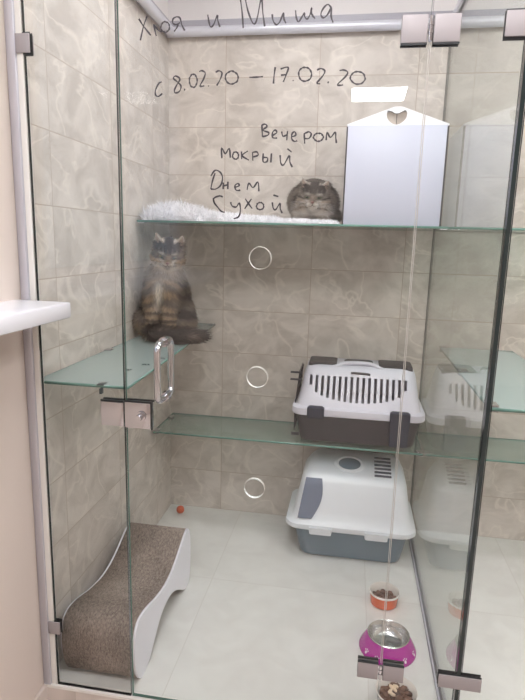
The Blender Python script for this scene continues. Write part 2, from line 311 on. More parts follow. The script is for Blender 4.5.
# window in the corridor wall, with its sill board
wf = struct(obj('window_1', B((-.11, -.06, wy0, wy0+.06, wz0, wz1), (-.11, -.06, wy1-.06, wy1, wz0, wz1), (-.11, -.06, wy0+.06, wy1-.06, wz0, wz0+.06), (-.11, -.06, wy0+.06, wy1-.06, wz1-.06, wz1), (-.11, -.06, -.84, -.78, wz0+.06, wz1-.06)), M['pvc']))
obj('window_pane', B((-.088, -.082, wy0+.055, wy1-.055, wz0+.055, wz1-.055)), M['pane'], wf)
obj('window_sill', B((-.06, .15, wy0-.06, -.03, wz0-.04, wz0)), M['pvc'], wf, bevel=.006)
# skirting, curb and threshold
struct(obj('baseboard_left', B((.0, .012, YR, -.012, ZF, .004)), M['curb'], bevel=.003))
struct(obj('baseboard_front', B((0, XR, -.012, 0, ZF, -.004)), M['curb'], bevel=.002))
struct(obj('trim_1', B((.001, XR, -.014, .012, -.004, .004)), M['alu_light']))
# aluminium wall channel of the glass front
struct(obj('trim_2', B((.001, .024, -.014, .014, .004, 2.45)), M['alu'], bevel=.003))
struct(obj('trim_3', B((.024, .040, -.006, .010, .004, 2.45)), M['alu_light']))
# plastic rail along the top of the tiles
def rail(bmx, horiz):
    return bmx
bm = bmesh.new()
tube(bm, [(.022, 0, 2.178), (.022, D-.022, 2.178)], .02, 14); tube(bm, [(.002, D-.022, 2.178), (XR, D-.022, 2.178)], .02, 14)
struct(obj('trim_4', bm, M['rail'], smooth=True))
struct(obj('trim_5', B((0, .012, 0, D, 2.2, 2.226), (0, XR, D-.012, D, 2.2, 2.226)), M['rail_dark']))

# ------------------------------------------------------------------ lighting
LAMPS = [((.96, -3.475), (.42, .43), L_CORR, 'white square ceiling light mirrored in the door glass'),
         ((.75, -.95), (.75, .75), L_KEY, 'added unseen white square ceiling light just before the booth door'),  # added lamp, out of view: key light for the booth interior
         ((2.0, -.95), (.75, .75), L_KEY, 'added unseen white square ceiling light before the neighbouring booth'),  # added lamp, out of view: same key light for the next booth
         ((.6, .42), (.6, .3), L_IN, 'added unseen slim white ceiling light over the booth with the cats'),  # added lamp, out of view: brightens the fur tops and gable
         ((1.95, .42), (.6, .3), L_IN*1.5, 'added unseen slim white ceiling light over the empty booth')]  # added lamp, out of view: brightens the neighbouring floor
for k, ((x, y), (sx, sy), s, lab) in enumerate(LAMPS):
    t = empty('ceiling_light', (x, y, ZC), lab, 'ceiling light', 'ceiling lights')
    f = .012
    obj('lamp_frame', B((-sx/2-f, sx/2+f, -sy/2-f, -sy/2, -.014, 0), (-sx/2-f, sx/2+f, sy/2, sy/2+f, -.014, 0), (-sx/2-f, -sx/2, -sy/2, sy/2, -.014, 0), (sx/2, sx/2+f, -sy/2, sy/2, -.014, 0)), M['pvc'], t)
    obj('lamp_diffuser', B((-sx/2, sx/2, -sy/2, sy/2, -.01, 0)), emit('led_%d' % k, (.99, .985, 1), s), t)
w = bpy.data.worlds.new('world'); sc.world = w; w.use_nodes = True
w.node_tree.nodes['Background'].inputs[0].default_value = (.78, .88, 1, 1); w.node_tree.nodes['Background'].inputs[1].default_value = 1.5

# ------------------------------------------------------------------ glass front
ZT, T = 2.2, .010
def plate(bm, x0, x1, z0, z1, y0, y1): box(bm, x0, x1, y0, y1, z0, z1)
def clamp(parent, name, x0, x1, z0, z1, out=-.0105, inn=.0105):
    """metal clamp plate gripping the sheet from both faces, with a dark gasket"""
    c = obj(name, B((x0, x1, out, -.0055, z0, z1), (x0, x1, .0055, inn, z0, z1)), M['satin'], parent, bevel=.0018)
    obj('gasket', B((x0, x1, -.0054, -.0051, z0-.0035, z1+.0035), (x0, x1, .0051, .0054, z0-.0035, z1+.0035)), M['dark_edge'], c)
    return c
G = 'clear glass sheets of the booth front'
# narrow fixed panel by the wall
lp = empty('glass_screen', (0, 0, 0), 'narrow fixed sheet of clear glass between the wall channel and the door handle', 'glass screen', G)
prism('pane', rect(.042, .272, .004, ZT), T, [M['clear'], M['edge_dark']], lp, at=0)
for z0, z1 in ((1.741, 1.784), (.177, .216)):
    c = clamp(lp, 'wall_clip', .022, .060, z0, z1)
sp = obj('strike_plate', B((.210, .2735, -.0125, -.0055, .833, .898), (.210, .2735, .0055, .0125, .833, .898)), M['chrome'], lp, bevel=.002)
obj('gasket', B((.210, .2735, -.0115, -.0051, .8985, .9025), (.210, .2735, .0051, .0115, .8985, .9025)), M['dark_edge'], sp)
# hinged door leaf
dr = empty('glass_door', (0, 0, 0), 'hinged clear glass door with chrome pull handle and handwriting', 'glass door', G)
prism('pane', rect(.277, .9735, .006, ZT), T, [M['door'], M['edge_green'], M['edge_pale']], dr, holes=[circle(.622, z, .026) for z in (1.279, .987, .691)])
for z in (1.279, .987, .691):
    bm = bmesh.new(); tube(bm, [(.622+.0265*math.cos(a*PI/20), -.001, z+.0265*math.sin(a*PI/20)) for a in range(40)], .0009, 6, True)
    tube(bm, [(.622+.0265*math.cos(a*PI/20), .004, z+.0265*math.sin(a*PI/20)) for a in range(40)], .0007, 6, True)
    obj('vent_rim', bm, M['ring'], dr, smooth=True)
obj('edge_strip', B((.9729, .9736, -.006, .006, .232, 1.735)), M['ring'], dr)
bm = bmesh.new()
HX, HZ0, HZ1 = .383, .920, 1.064
for s in (-1, 1):
    q = .056 if s < 0 else .046
    pts = [(HX, s*.006, HZ0), (HX, s*(q-.024), HZ0)]
    for a in range(0, 91, 15): pts.append((HX, s*(q-.020+.020*math.sin(a*PI/180)), HZ0+.020-.020*math.cos(a*PI/180)))
    for a in range(0, 91, 15): pts.append((HX, s*(q-.020+.020*math.cos(a*PI/180)), HZ1-.020+.020*math.sin(a*PI/180)))
    pts += [(HX, s*(q-.024), HZ1), (HX, s*.006, HZ1)]
    tube(bm, pts, .0086, 14)
h = obj('door_handle', bm, M['chrome'], dr, smooth=True)
bm = bmesh.new()
for z in (HZ0, HZ1): tube(bm, [(HX, -.010, z), (HX, .010, z)], .013, 18)
obj('handle_collar', bm, M['chrome'], h, smooth=True)
lc = obj('lock_case', B((.2765, .347, -.0125, -.0055, .831, .901), (.2765, .347, .0055, .0125, .831, .901)), M['chrome'], dr, bevel=.002)
obj('gasket', B((.2765, .3505, -.0115, -.0051, .9012, .9052), (.3472, .3505, -.0115, -.0051, .829, .9012), (.2765, .3505, .0051, .0115, .9012, .9052)), M['dark_edge'], lc)
bm = bmesh.new(); tube(bm, [(.322, -.0125, .866), (.322, -.022, .866)], .0135, 20); tube(bm, [(.322, -.022, .866), (.322, -.036, .866)], [.009, .008], 16)
obj('lock_knob', bm, M['chrome'], lc, smooth=True)
for word, strokes in WRITING:
    bm = bmesh.new()
    for st in strokes:
        pts = smooth_pts(st); vs = []
        n = len(pts)
        for i, (x, z) in enumerate(pts):
            a, b = pts[max(i-1, 0)], pts[min(i+1, n-1)]; tx, tz = b[0]-a[0], b[1]-a[1]; l = math.hypot(tx, tz) or 1
            wd = INK_W*(1+.25*math.sin(i*.9+x*60))
            nx, nz = -tz/l*wd, tx/l*wd
            vs.append((bm.verts.new((x+nx, -.0056, z+nz)), bm.verts.new((x-nx, -.0056, z-nz))))
        for (a, b), (c, d) in zip(vs, vs[1:]): bm.faces.new((a, b, d, c))
    obj('handwriting', bm, M['ink'], dr)
# fixed panel on the hinge side, partition and the neighbour's panel
rp = empty('glass_screen', (0, 0, 0), 'slim fixed sheet of clear glass carrying the door hinges beside the partition', 'glass screen', G)
prism('pane', rect(.9765, 1.164, .004, ZT), T, [M['clear'], M['edge_dark']], rp)
obj('edge_strip', B((.9764, .9771, -.006, .006, .232, 1.735)), M['ring'], rp)
for z0, z1 in ((1.738, 1.793), (.184, .230)):
    hg = obj('hinge', B((.914, .968, -.0105, -.0055, z0, z1), (.914, .968, .0055, .0105, z0, z1)), M['satin'], dr, bevel=.0018)
    bm = bmesh.new(); zs = [z0+(z1-z0)*.36, z0+(z1-z0)*.64]
    tube(bm, [(.974, -.008, z0+.003), (.974, -.008, z1-.003)], .0042, 12)
    for zz in zs: tube(bm, [(.974, -.008, zz-.002), (.974, -.008, zz+.002)], .0056, 12)
    obj('hinge_pin', bm, M['chrome'], hg, smooth=True)
    leaf = obj('hinge_leaf', B((.980, 1.034, -.0105, -.0055, z0, z1), (.980, 1.034, .0055, .0105, z0, z1)), M['satin'], rp, bevel=.0018)
    za, zb = (z0-.0035, z0-.0003) if z0 > 1 else (z1+.0003, z1+.0042)
    obj('gasket', B((.914, .968, -.0103, -.0051, za, zb), (.914, .968, .0051, .0103, za, zb)), M['dark_edge'], hg)
    obj('gasket', B((.980, 1.034, -.0103, -.0051, za, zb), (.980, 1.034, .0051, .0103, za, zb)), M['dark_edge'], leaf)
for z0, z1 in ((1.745, 1.795), (.190, .227)):
    clamp(rp, 'corner_clamp', 1.122, 1.229, z0, z1)
npn = empty('glass_screen', (0, 0, 0), 'clear fixed glass sheet fronting the empty neighbouring booth', 'glass screen', G)
prism('pane', rect(1.180, 1.62, .004, ZT), T, [M['clear'], M['edge_dark']], npn)
pt = empty('glass_partition', (0, 0, 0), 'clear mirror-like glass dividing wall between the two booths', 'glass partition')
prism('pane', [(.006, .002), (D-.002, .002), (D-.002, 2.155), (.006, 2.155)], .01, [M['part'], M['edge_dark']], pt, plane='yz', at=W)
obj('edge_seal', B((W-.0048, W+.0048, -.006, .006, .004, 2.155)), M['edge_dark'], pt)
obj('floor_channel', B((W-.011, W-.0052, .012, D-.004, .0, .012), (W+.0052, W+.011, .012, D-.004, .0, .012)), M['rail_dark'], pt)
obj('top_rail', B((W-.014, W+.014, .0, D-.045, 2.155, 2.19)), M['rail'], pt, bevel=.005)

# ------------------------------------------------------------------ glass shelves
def clip(parent, x, y, z, sx=.012, sy=.016):
    low = abs(z-Z_UP) < .01
    c = obj('shelf_clip', B((x-sx, x+sx, y-sy, y+sy, z-.008, z-.0045)) if low else B((x-sx, x+sx, y-sy, y+sy, z-.008, z-.0045), (x-sx, x+sx, y-sy, y+sy, z+.0045, z+.008)), M['chrome'], parent, bevel=.001)
def shelf(label, outline, z, m, me, clips, t=.008, group='glass shelves'):
    r = empty('glass_shelf', (0, 0, 0), label, 'glass shelf', group)
    prism('pane', outline, t, [m, me], r, plane='xy', at=z)
    for c in clips: clip(r, *c, z)
    return r
shelf('clear high glass shelf under the white fur mat', rect(.008, W-.007, .758, D-.003), Z_UP, M['shelf'], M['edge_shelf'], [(.022, .775), (W-.022, .775)])
shelf('clear high glass shelf of the empty booth', rect(W+.007, 2.3, .758, D-.003), Z_UP, M['shelf'], M['edge_shelf'], [(W+.022, .785)])
sl = shelf('satin glass side shelf under the sitting cat', [(.012, .016), (.275, .016), (.222, D-.004), (.012, D-.004)], Z_SIDE, M['satin_glass'], M['edge_shelf'], [(.022, .45), (.022, .8), (.208, 1.14)])
obj('front_clip', B((.190, .210, .009, .035, Z_SIDE+.0045, Z_SIDE+.0075), (.197, .204, .009, .022, Z_SIDE-.02, Z_SIDE-.0045)), M['clipdark'], sl, bevel=.002)
for x, y, l in ((.235, .37, .034), (.226, .27, .022), (.203, .19, .012)):  # three short dark wavy marks on the side shelf
    bm = bmesh.new(); tube(bm, [(x-l/2+l*i/8, y+.006*math.sin(i*1.7+x*40), Z_SIDE+.005) for i in range(9)], [.002+.0015*abs(math.sin(i*2.1)) for i in range(9)], 6)
    obj('shelf_mark', bm, M['mark_grey'], sl)
shelf('greenish low glass shelf under the pet carrier', rect(.012, W-.007, .89, D-.003), Z_LOW, M['low_glass'], M['edge_shelf'], [(.024, .905), (W-.020, .905), (.024, 1.1)])
shelf('greenish low glass shelf of the empty booth', rect(W+.007, 2.3, .89, D-.003), Z_LOW, M['low_glass'], M['edge_shelf'], [(W+.024, .905)])
ns = shelf('satin glass side shelf clipped to the partition in the empty booth', rect(W+.008, W+.265, .016, .80), Z_SIDE+.012, M['satin_glass'], M['edge_shelf'], [])
for y in (.78, .40, .035): obj('shelf_clip', B((W+.004, W+.03, y-.016, y+.016, Z_SIDE+.004, Z_SIDE+.007), (W+.004, W+.03, y-.016, y+.016, Z_SIDE+.0165, Z_SIDE+.022)), M['chrome'], ns, bevel=.001)

# ------------------------------------------------------------------ cardboard scratcher lounge
SCR = [(.552, .232), (.572, .20), (.580, .148), (.580, .083), (.572, .026), (.548, .0), (.50, .008), (.43, .055), (.375, .085), (.317, .098), (.25, .088), (.20, .060), (.142, .014), (.10, .001), (.062, .004),
       (.034, .045), (.022, .095), (.022, .150), (.034, .188), (.060, .206), (.10, .206), (.148, .195), (.20, .180), (.25, .170), (.30, .165), (.36, .170), (.42, .188), (.48, .215), (.52, .232)]
def closed_smooth(pts, k=4):
    P = [np.array(p) for p in pts]; n = len(P); out = []
    for i in range(n):
        a, b, c, d = P[i-1], P[i], P[(i+1) % n], P[(i+2) % n]
        for j in range(k):
            t = j/k; out.append(tuple(.5*((2*b)+(c-a)*t+(2*a-5*b+4*c-d)*t*t+(3*b-a-3*c+d)*t**3)))
    return out
scr = empty('cat_scratcher', (0, 0, 0), 'wavy brown cardboard scratcher lounge with white side boards standing on the floor', 'cat scratcher')
sp_ = [(y, max(z, .0005)) for y, z in closed_smooth(SCR, 3)]
prism('cardboard_core', sp_, .222, [M['card'], M['card']], scr, plane='yz', at=.157)
prism('side_board', sp_, .008, [M['board'], M['board']], scr, plane='yz', at=.2725)
prism('side_board', [(.30+(y-.30)*.965, .115+(z-.115)*.93) for y, z in sp_], .008, [M['board'], M['board']], scr, plane='yz', at=.0415)

# ------------------------------------------------------------------ bowls, food, ball
def food(name, x, y, z, r, n, cols, label, size=(.006, .011)):
    bm = bmesh.new()
    lathe([(r, 0), (r*.85, .006), (r*.5, .010), (0, .012)], 24, bm)
    for k in range(n):
        a, q = random.random()*2*PI, r*.9*math.sqrt(random.random())
        c = bmesh.ops.create_icosphere(bm, subdivisions=1, radius=random.uniform(*size))
        zz = .006 + .008*(1-(q/r)**2)
        bmesh.ops.transform(bm, verts=c['verts'], matrix=Matrix.Translation((q*math.cos(a), q*math.sin(a), zz)) @ Matrix.Rotation(random.random()*6, 4, 'X') @ Matrix.Diagonal((1, .75, .7, 1)))
        mi = random.choice(cols)
        for f in {f for v in c['verts'] for f in v.link_faces}: f.material_index = mi
    o = obj(name, bm, [mat(name+'_brown', (112, 78, 62), .6), mat(name+'_dark', (84, 58, 48), .6), mat(name+'_pale', (222, 196, 170), .6)], None, smooth=True)
    o.location = (x, y, z); tag(o, label, 'cat food', kind='stuff'); return o
b1 = empty('food_bowl', (1.026, .585, 0), 'small orange ramekin with white rim holding brown dry food', 'bowl', 'bowls on the floor')
obj('outer_glaze', lathe([(0, .0), (.045, .0), (.049, .003), (.0535, .043)], 44), M['orange'], b1, smooth=True)
obj('white_lining', lathe([(.0535, .043), (.056, .045), (.056, .050), (.0535, .0515), (.051, .048), (.0485, .014), (0, .010)], 44), M['ceramic'], b1, smooth=True)
food('dry_food', 1.026, .585, .015, .0465, 60, (0, 0, 1), 'brown dry food filling the small orange ramekin')
b2 = empty('food_bowl', (1.026, .345, 0), 'purple plastic bowl with empty steel insert', 'bowl', 'bowls on the floor', rz=.1)
obj('flared_body', lathe([(.055, .001), (.092, .0), (.0935, .004), (.092, .009), (.082, .028), (.073, .044), (.0685, .052), (.066, .053)], 56), M['purple'], b2, smooth=True)
obj('steel_insert', lathe([(.068, .0525), (.069, .0555), (.067, .057), (.0645, .055), (.060, .040), (.052, .022), (.040, .016), (0, .015)], 56), M['steel'], b2, smooth=True)
for ang in (-150, -122, -90, -60, -28):      # pale printed motifs round the skirt
    bm = bmesh.new()
    def onskirt(a, t): # t 0 bottom .. 1 top
        r = .0905-.0095*t; z = .0115+.0165*t; r += .0012
        return (r*math.cos(a), r*math.sin(a), z)
    a0 = ang*PI/180
    if ang == -90:
        for k in range(5):
            aa = a0-.16+.08*k; vs = [bm.verts.new(onskirt(aa+da, t)) for da, t in ((-.028, .2), (.028, .2), (.028, .75), (-.028, .75))]; bm.faces.new(vs)
    else:
        for da, t, s in ((0, .3, .045), (-.07, .65, .022), (0, .8, .022), (.07, .65, .022)):
            bm.faces.new([bm.verts.new(onskirt(a0+da+s*math.cos(q*PI/4), t+s*6*math.sin(q*PI/4))) for q in range(8)])
    obj('pale_print', bm, M['print_white'], b2)
b3 = empty('food_bowl', (1.036, .112, 0), 'white bowl of wet food nearest the door sill', 'bowl', 'bowls on the floor')
obj('bowl_shell', lathe([(0, 0), (.040, 0), (.044, .003), (.058, .047), (.0605, .052), (.058, .054), (.054, .048), (.045, .016), (0, .012)], 44), M['ceramic'], b3, smooth=True)
food('wet_food', 1.036, .112, .026, .0475, 60, (0, 0, 0, 1, 1), 'brown wet food with pale lumps in the white bowl', (.007, .012))
bm = bmesh.new()
for x, y in ((-.014, .016), (-.004, .006), (-.018, -.002), (-.001, .020), (-.012, -.012), (-.008, .012)):
    c = bmesh.ops.create_icosphere(bm, subdivisions=1, radius=.0075)
    bmesh.ops.transform(bm, verts=c['verts'], matrix=Matrix.Translation((x, y, .021)) @ Matrix.Rotation(x*300, 4, 'Z') @ Matrix.Diagonal((1.4, .8, .7, 1)))
pf = obj('pale_lump', bm, mat('pale_lump', (232, 208, 182), .6), bpy.data.objects['wet_food'], smooth=True)
ball = obj('toy_ball', lathe([(0, -.019)] + [(.019*math.cos(a*PI/16), .019*math.sin(a*PI/16)) for a in range(-7, 8)] + [(0, .019)], 28), M['ball'], None, smooth=True)
ball.location = (.074, 1.083, .0192); tag(ball, 'little orange ball on the floor in the tiled corner', 'ball')

# ------------------------------------------------------------------ litter box
lb = empty('litter_box', (.893, .985, 0), 'covered litter box with blue-grey tray and white hood', 'litter box')
obj('tray', loft([(rr(.196, .125, .05), 0.0005), (rr(.214, .138, .05), .006), (rr(.240, .157, .05), .138), (rr(.244, .159, .05), .146)]), M['tray'], lb, smooth=True)
HS = [(.170, -.156, .156, .250), (.21, -.142, .152, .240), (.28, -.120, .148, .228), (.322, -.105, .144, .221), (.340, -.094, .140, .215), (.352, -.070, .136, .207), (.372, -.008, .130, .196), (.390, .048, .118, .176)]
hood = obj('hood', loft([(rr(.266, .172, .06, cx=-.004), .136), (rr(.273, .176, .06, cx=-.004), .142), (rr(.271, .174, .06, cx=-.004), .158)] +
                        [(rr(hx, (y1-y0)/2, min(.05, (y1-y0)/2-.002), cx=.006*k/7, cy=(y0+y1)/2), z) for k, (z, y0, y1, hx) in enumerate(HS)]), M['hood'], lb, smooth=True)
# smoky entrance flap wrapping the entrance end
def hood_pt(x, z, off=.004):
    zs = [q[0] for q in HS]; yb = [q[1] for q in HS]
    return (x, float(np.interp(z, zs, yb))-off, z)
bm = bmesh.new(); rows = []
for z in np.linspace(.178, .338, 12):
    t = (z-.178)/.16; xl = -.224+.026*t; xr = -.165+.035*t+.020*math.sin(t*PI)
    rows.append([bm.verts.new(hood_pt(x, z)) for x in np.linspace(xl, xr, 6)])
for a, b in zip(rows, rows[1:]):
    for i in range(5): bm.faces.new((a[i], a[i+1], b[i+1], b[i]))
fl = obj('entrance_flap', bm, M['flap'], lb, smooth=True)
bm = bmesh.new()
for s, zz in ((0, .383),):
    lathe([(1, 0), (1, .006), (.82, .010), (.72, .006), (.72, .0)], 40, bm)
    bmesh.ops.transform(bm, verts=bm.verts, matrix=Matrix.Translation((-.018, -.004, .3715)) @ Matrix.Rotation(.31, 4, 'X') @ Matrix.Diagonal((.066, .054, 1, 1)))
hd = obj('carry_handle', bm, M['hood'], lb, smooth=True)
bm = lathe([(.99, 0), (0, .001)], 36); bmesh.ops.transform(bm, verts=bm.verts, matrix=Matrix.Translation((-.018, -.006, .3765)) @ Matrix.Rotation(.31, 4, 'X') @ Matrix.Diagonal((.050, .040, 1, 1)))
obj('handle_recess', bm, M['tray'], hd)
for k in range(6):
    y = -.062+.022*k; zt = float(np.interp(y, [q[1] for q in HS], [q[0] for q in HS]))+.002
    b_ = B((.088, .158, y-.0048, y+.0048, zt-.006, zt+.0022))
    obj('vent_slit', b_, M['hollow'], lb)
for x in (-.125, .105): obj('latch_tab', loft([(rr(.046, .012, .01, cx=x, cy=-.170), .122), (rr(.050, .014, .012, cx=x, cy=-.170), .152)]), M['hood'], lb, smooth=True)

# ------------------------------------------------------------------ pet carrier
pc = empty('pet_carrier', (.893, 1.012, Z_LOW+.004), 'plastic pet carrier with dark base and pale slotted lid', 'pet carrier')
obj('carrier_base', loft([(rr(.222, .104, .04), .012), (rr(.236, .114, .04), .018), (rr(.256, .136, .045), .12), (rr(.260, .140, .045), .142)]), M['graphite'], pc, smooth=True)
for sx in (-1, 1):
    for sy in (-1, 1): obj('foot', loft([(rr(.012, .012, .005, cx=sx*.17, cy=sy*.075), 0.0005), (rr(.016, .016, .005, cx=sx*.17, cy=sy*.075), .016)]), M['graphite'], pc, smooth=True)
# lid: outer shell with real slots
LS = [(.268, .150, .136, 0), (.272, .152, .142, 0), (.270, .150, .164, 0), (.252, .134, .170, 0), (.246, .126, .20, .004), (.236, .108, .26, .012), (.229, .096, .302, .020), (.222, .088, .322, .026), (.206, .074, .331, .030)]
lid = obj('carrier_lid', loft([(rr(a, b, .045, cy=c), z) for a, b, z, c in LS]), M['lid'], pc, smooth=True)
cut = bmesh.new(); NS = 17
for k in range(NS):
    u = -1+2*k/(NS-1); x = -.006+.192*u; top = .292; bot = top-.040-.058*math.sqrt(max(0, 1-(u*1.02)**2))
    hx = .0056
    r = box(cut, x-hx, x+hx, -.16, -.045, bot, top)
cutter = obj('cut', cut, M['hollow'])
inner = obj('cut_in', loft([(rr(a-.004, b-.004, .04, cy=c), z-(.004 if z > .2 else 0)) for a, b, z, c in LS[3:]]), M['hollow'])
bmo = lid.modifiers.new('x', 'BOOLEAN'); cutter.parent = pc; inner.parent = pc; bmo.object = inner; bmo.operation = 'DIFFERENCE'; bmo.solver = 'EXACT'
bm2 = lid.modifiers.new('y', 'BOOLEAN'); bm2.object = cutter; bm2.operation = 'DIFFERENCE'; bm2.solver = 'EXACT'
bake(lid); bpy.data.objects.remove(cutter); bpy.data.objects.remove(inner)
lid.data.set_sharp_from_angle(angle=.7)
for x0, x1 in ((-.216, -.095), (.078, .218)):
    obj('top_panel', loft([(rr((x1-x0)/2, .074, .016, cx=(x0+x1)/2, cy=.026), .319), (rr((x1-x0)/2-.002, .070, .016, cx=(x0+x1)/2, cy=.027), .335), (rr((x1-x0)/2-.010, .058, .014, cx=(x0+x1)/2, cy=.028), .338)]), M['graphite'], pc, smooth=True)
bm = bmesh.new(); tube(bm, smooth_pts([(-.112, -.046, .322), (-.09, -.044, .328), (-.064, -.034, .339), (0, -.030, .342), (.052, -.034, .339), (.078, -.044, .328), (.098, -.046, .322)]), .009, 12)
hd = obj('carry_handle', bm, M['lid'], pc, smooth=True)
obj('grip', loft([(rr(.062, .030, .018, cx=-.006, cy=.010), .328), (rr(.060, .028, .018, cx=-.006, cy=.010), .342), (rr(.050, .018, .01, cx=-.006, cy=.010), .346)]), M['graphite'], hd, smooth=True)
bm = bmesh.new(); tube(bm, [(-.035, -.074, .308), (-.02, -.076, .310), (.03, -.076, .308), (.042, -.074, .305)], .0045, 8)
obj('handle_catch', bm, M['graphite'], pc, smooth=True)
for x0, x1 in ((-.205, -.135), (.128, .208)):
    obj('latch', loft([(rr((x1-x0)/2-.004, .006, .004, cx=(x0+x1)/2, cy=-.148), .126 if x0 < 0 else .03), (rr((x1-x0)/2, .012, .005, cx=(x0+x1)/2, cy=-.147), .134), (rr((x1-x0)/2, .012, .005, cx=(x0+x1)/2, cy=-.147), .170), (rr((x1-x0)/2-.008, .006, .004, cx=(x0+x1)/2, cy=-.142), .176)]), M['navy'], pc, smooth=True)
bm = bmesh.new()      # wire door in the end wall
for z in np.linspace(.05, .30, 9): tube(bm, [(-.262+.012*(z > .2), -.085, z), (-.262+.012*(z > .2), .095, z)], .0022, 6)
for y in np.linspace(-.085, .095, 8): tube(bm, [(-.262, y, .045), (-.262, y, .15), (-.248, y, .295)], .0022, 6)
ed = obj('end_door', bm, M['graphite'], pc, smooth=True)
for y, z in ((-.088, .300), (-.09, .270)):
    bm = bmesh.new(); tube(bm, [(-.285, y, z), (-.235, y, z)], .0045, 8); obj('door_pin', bm, M['graphite'], ed, smooth=True)
obj('door_pin', B((-.272, -.240, -.10, -.088, .028, .038)), M['graphite'], ed)

# ------------------------------------------------------------------ white cat house with heart cut-out
hs = empty('cat_house', (.966, .80, Z_UP+.004), 'white boxy cat house with heart cut-out in its gable on the high shelf', 'cat house')
HW, HH, HD = .171, .345, .30
obj('front_board', B((-HW, HW, -.012, -.002, .0, HH)), M['house'], hs, bevel=.0015)
obj('edge_gap', B(-HW-.005, -HW, -.008, -.0005, .0, HH-.004), M['house_gap'], hs); obj('edge_gap', B(HW, HW+.006, -.010, -.0005, .0, HH-.004), M['house_gap'], hs)
obj('side_board', B((-HW-.004, -HW+.006, .0, HD, .0, HH-.002)), M['house'], hs); obj('side_board', B((HW-.006, HW+.006, .0, HD, .0, HH-.002)), M['house'], hs)
obj('rear_board', B((-HW+.006, HW-.006, HD-.01, HD, .0, HH)), M['house'], hs)
obj('floor_board', B((-HW+.006, HW-.006, .0, HD-.01, .0, .01)), M['house'], hs)
heart = []
for k in range(40):
    t = 2*PI*k/40; heart.append((.0022*16*math.sin(t)-.004, .00165*(13*math.cos(t)-5*math.cos(2*t)-2*math.cos(3*t)-math.cos(4*t))+HH+.030))
gb = prism('gable_board', [(-HW-.004, HH+.0005), (HW+.006, HH+.0005), (HW+.006, HH+.004), (.012, HH+.062), (-.012, HH+.062), (-HW-.004, HH+.004)], .008, [M['gable'], M['gable'], M['house_gap']], hs, holes=[heart], at=-.006)
bm = bmesh.new(); vs = [bm.verts.new(p) for p in ((-HW-.004, -.001, HH+.004), (0, -.001, HH+.0625), (HW+.006, -.001, HH+.004), (-HW-.004, HD, HH+.004), (0, HD, HH+.0625), (HW+.006, HD, HH+.004))]
bm.faces.new((vs[0], vs[1], vs[4], vs[3])); bm.faces.new((vs[1], vs[2], vs[5], vs[4]))
rf = obj('roof_board', bm, M['house'], hs); so = rf.modifiers.new('s', 'SOLIDIFY'); so.thickness = .006; so.offset = -1; bake(rf)
obj('heart_back', B((-.042, .034, .0, .003, HH+.001, HH+.0475)), mat('heart_beige', (196, 184, 174), .6, var=8, vscale=40), gb)
obj('heart_slit', B((-.0050, -.0030, -.0112, -.0102, HH+.002, HH+.040)), M['house_gap'], gb)

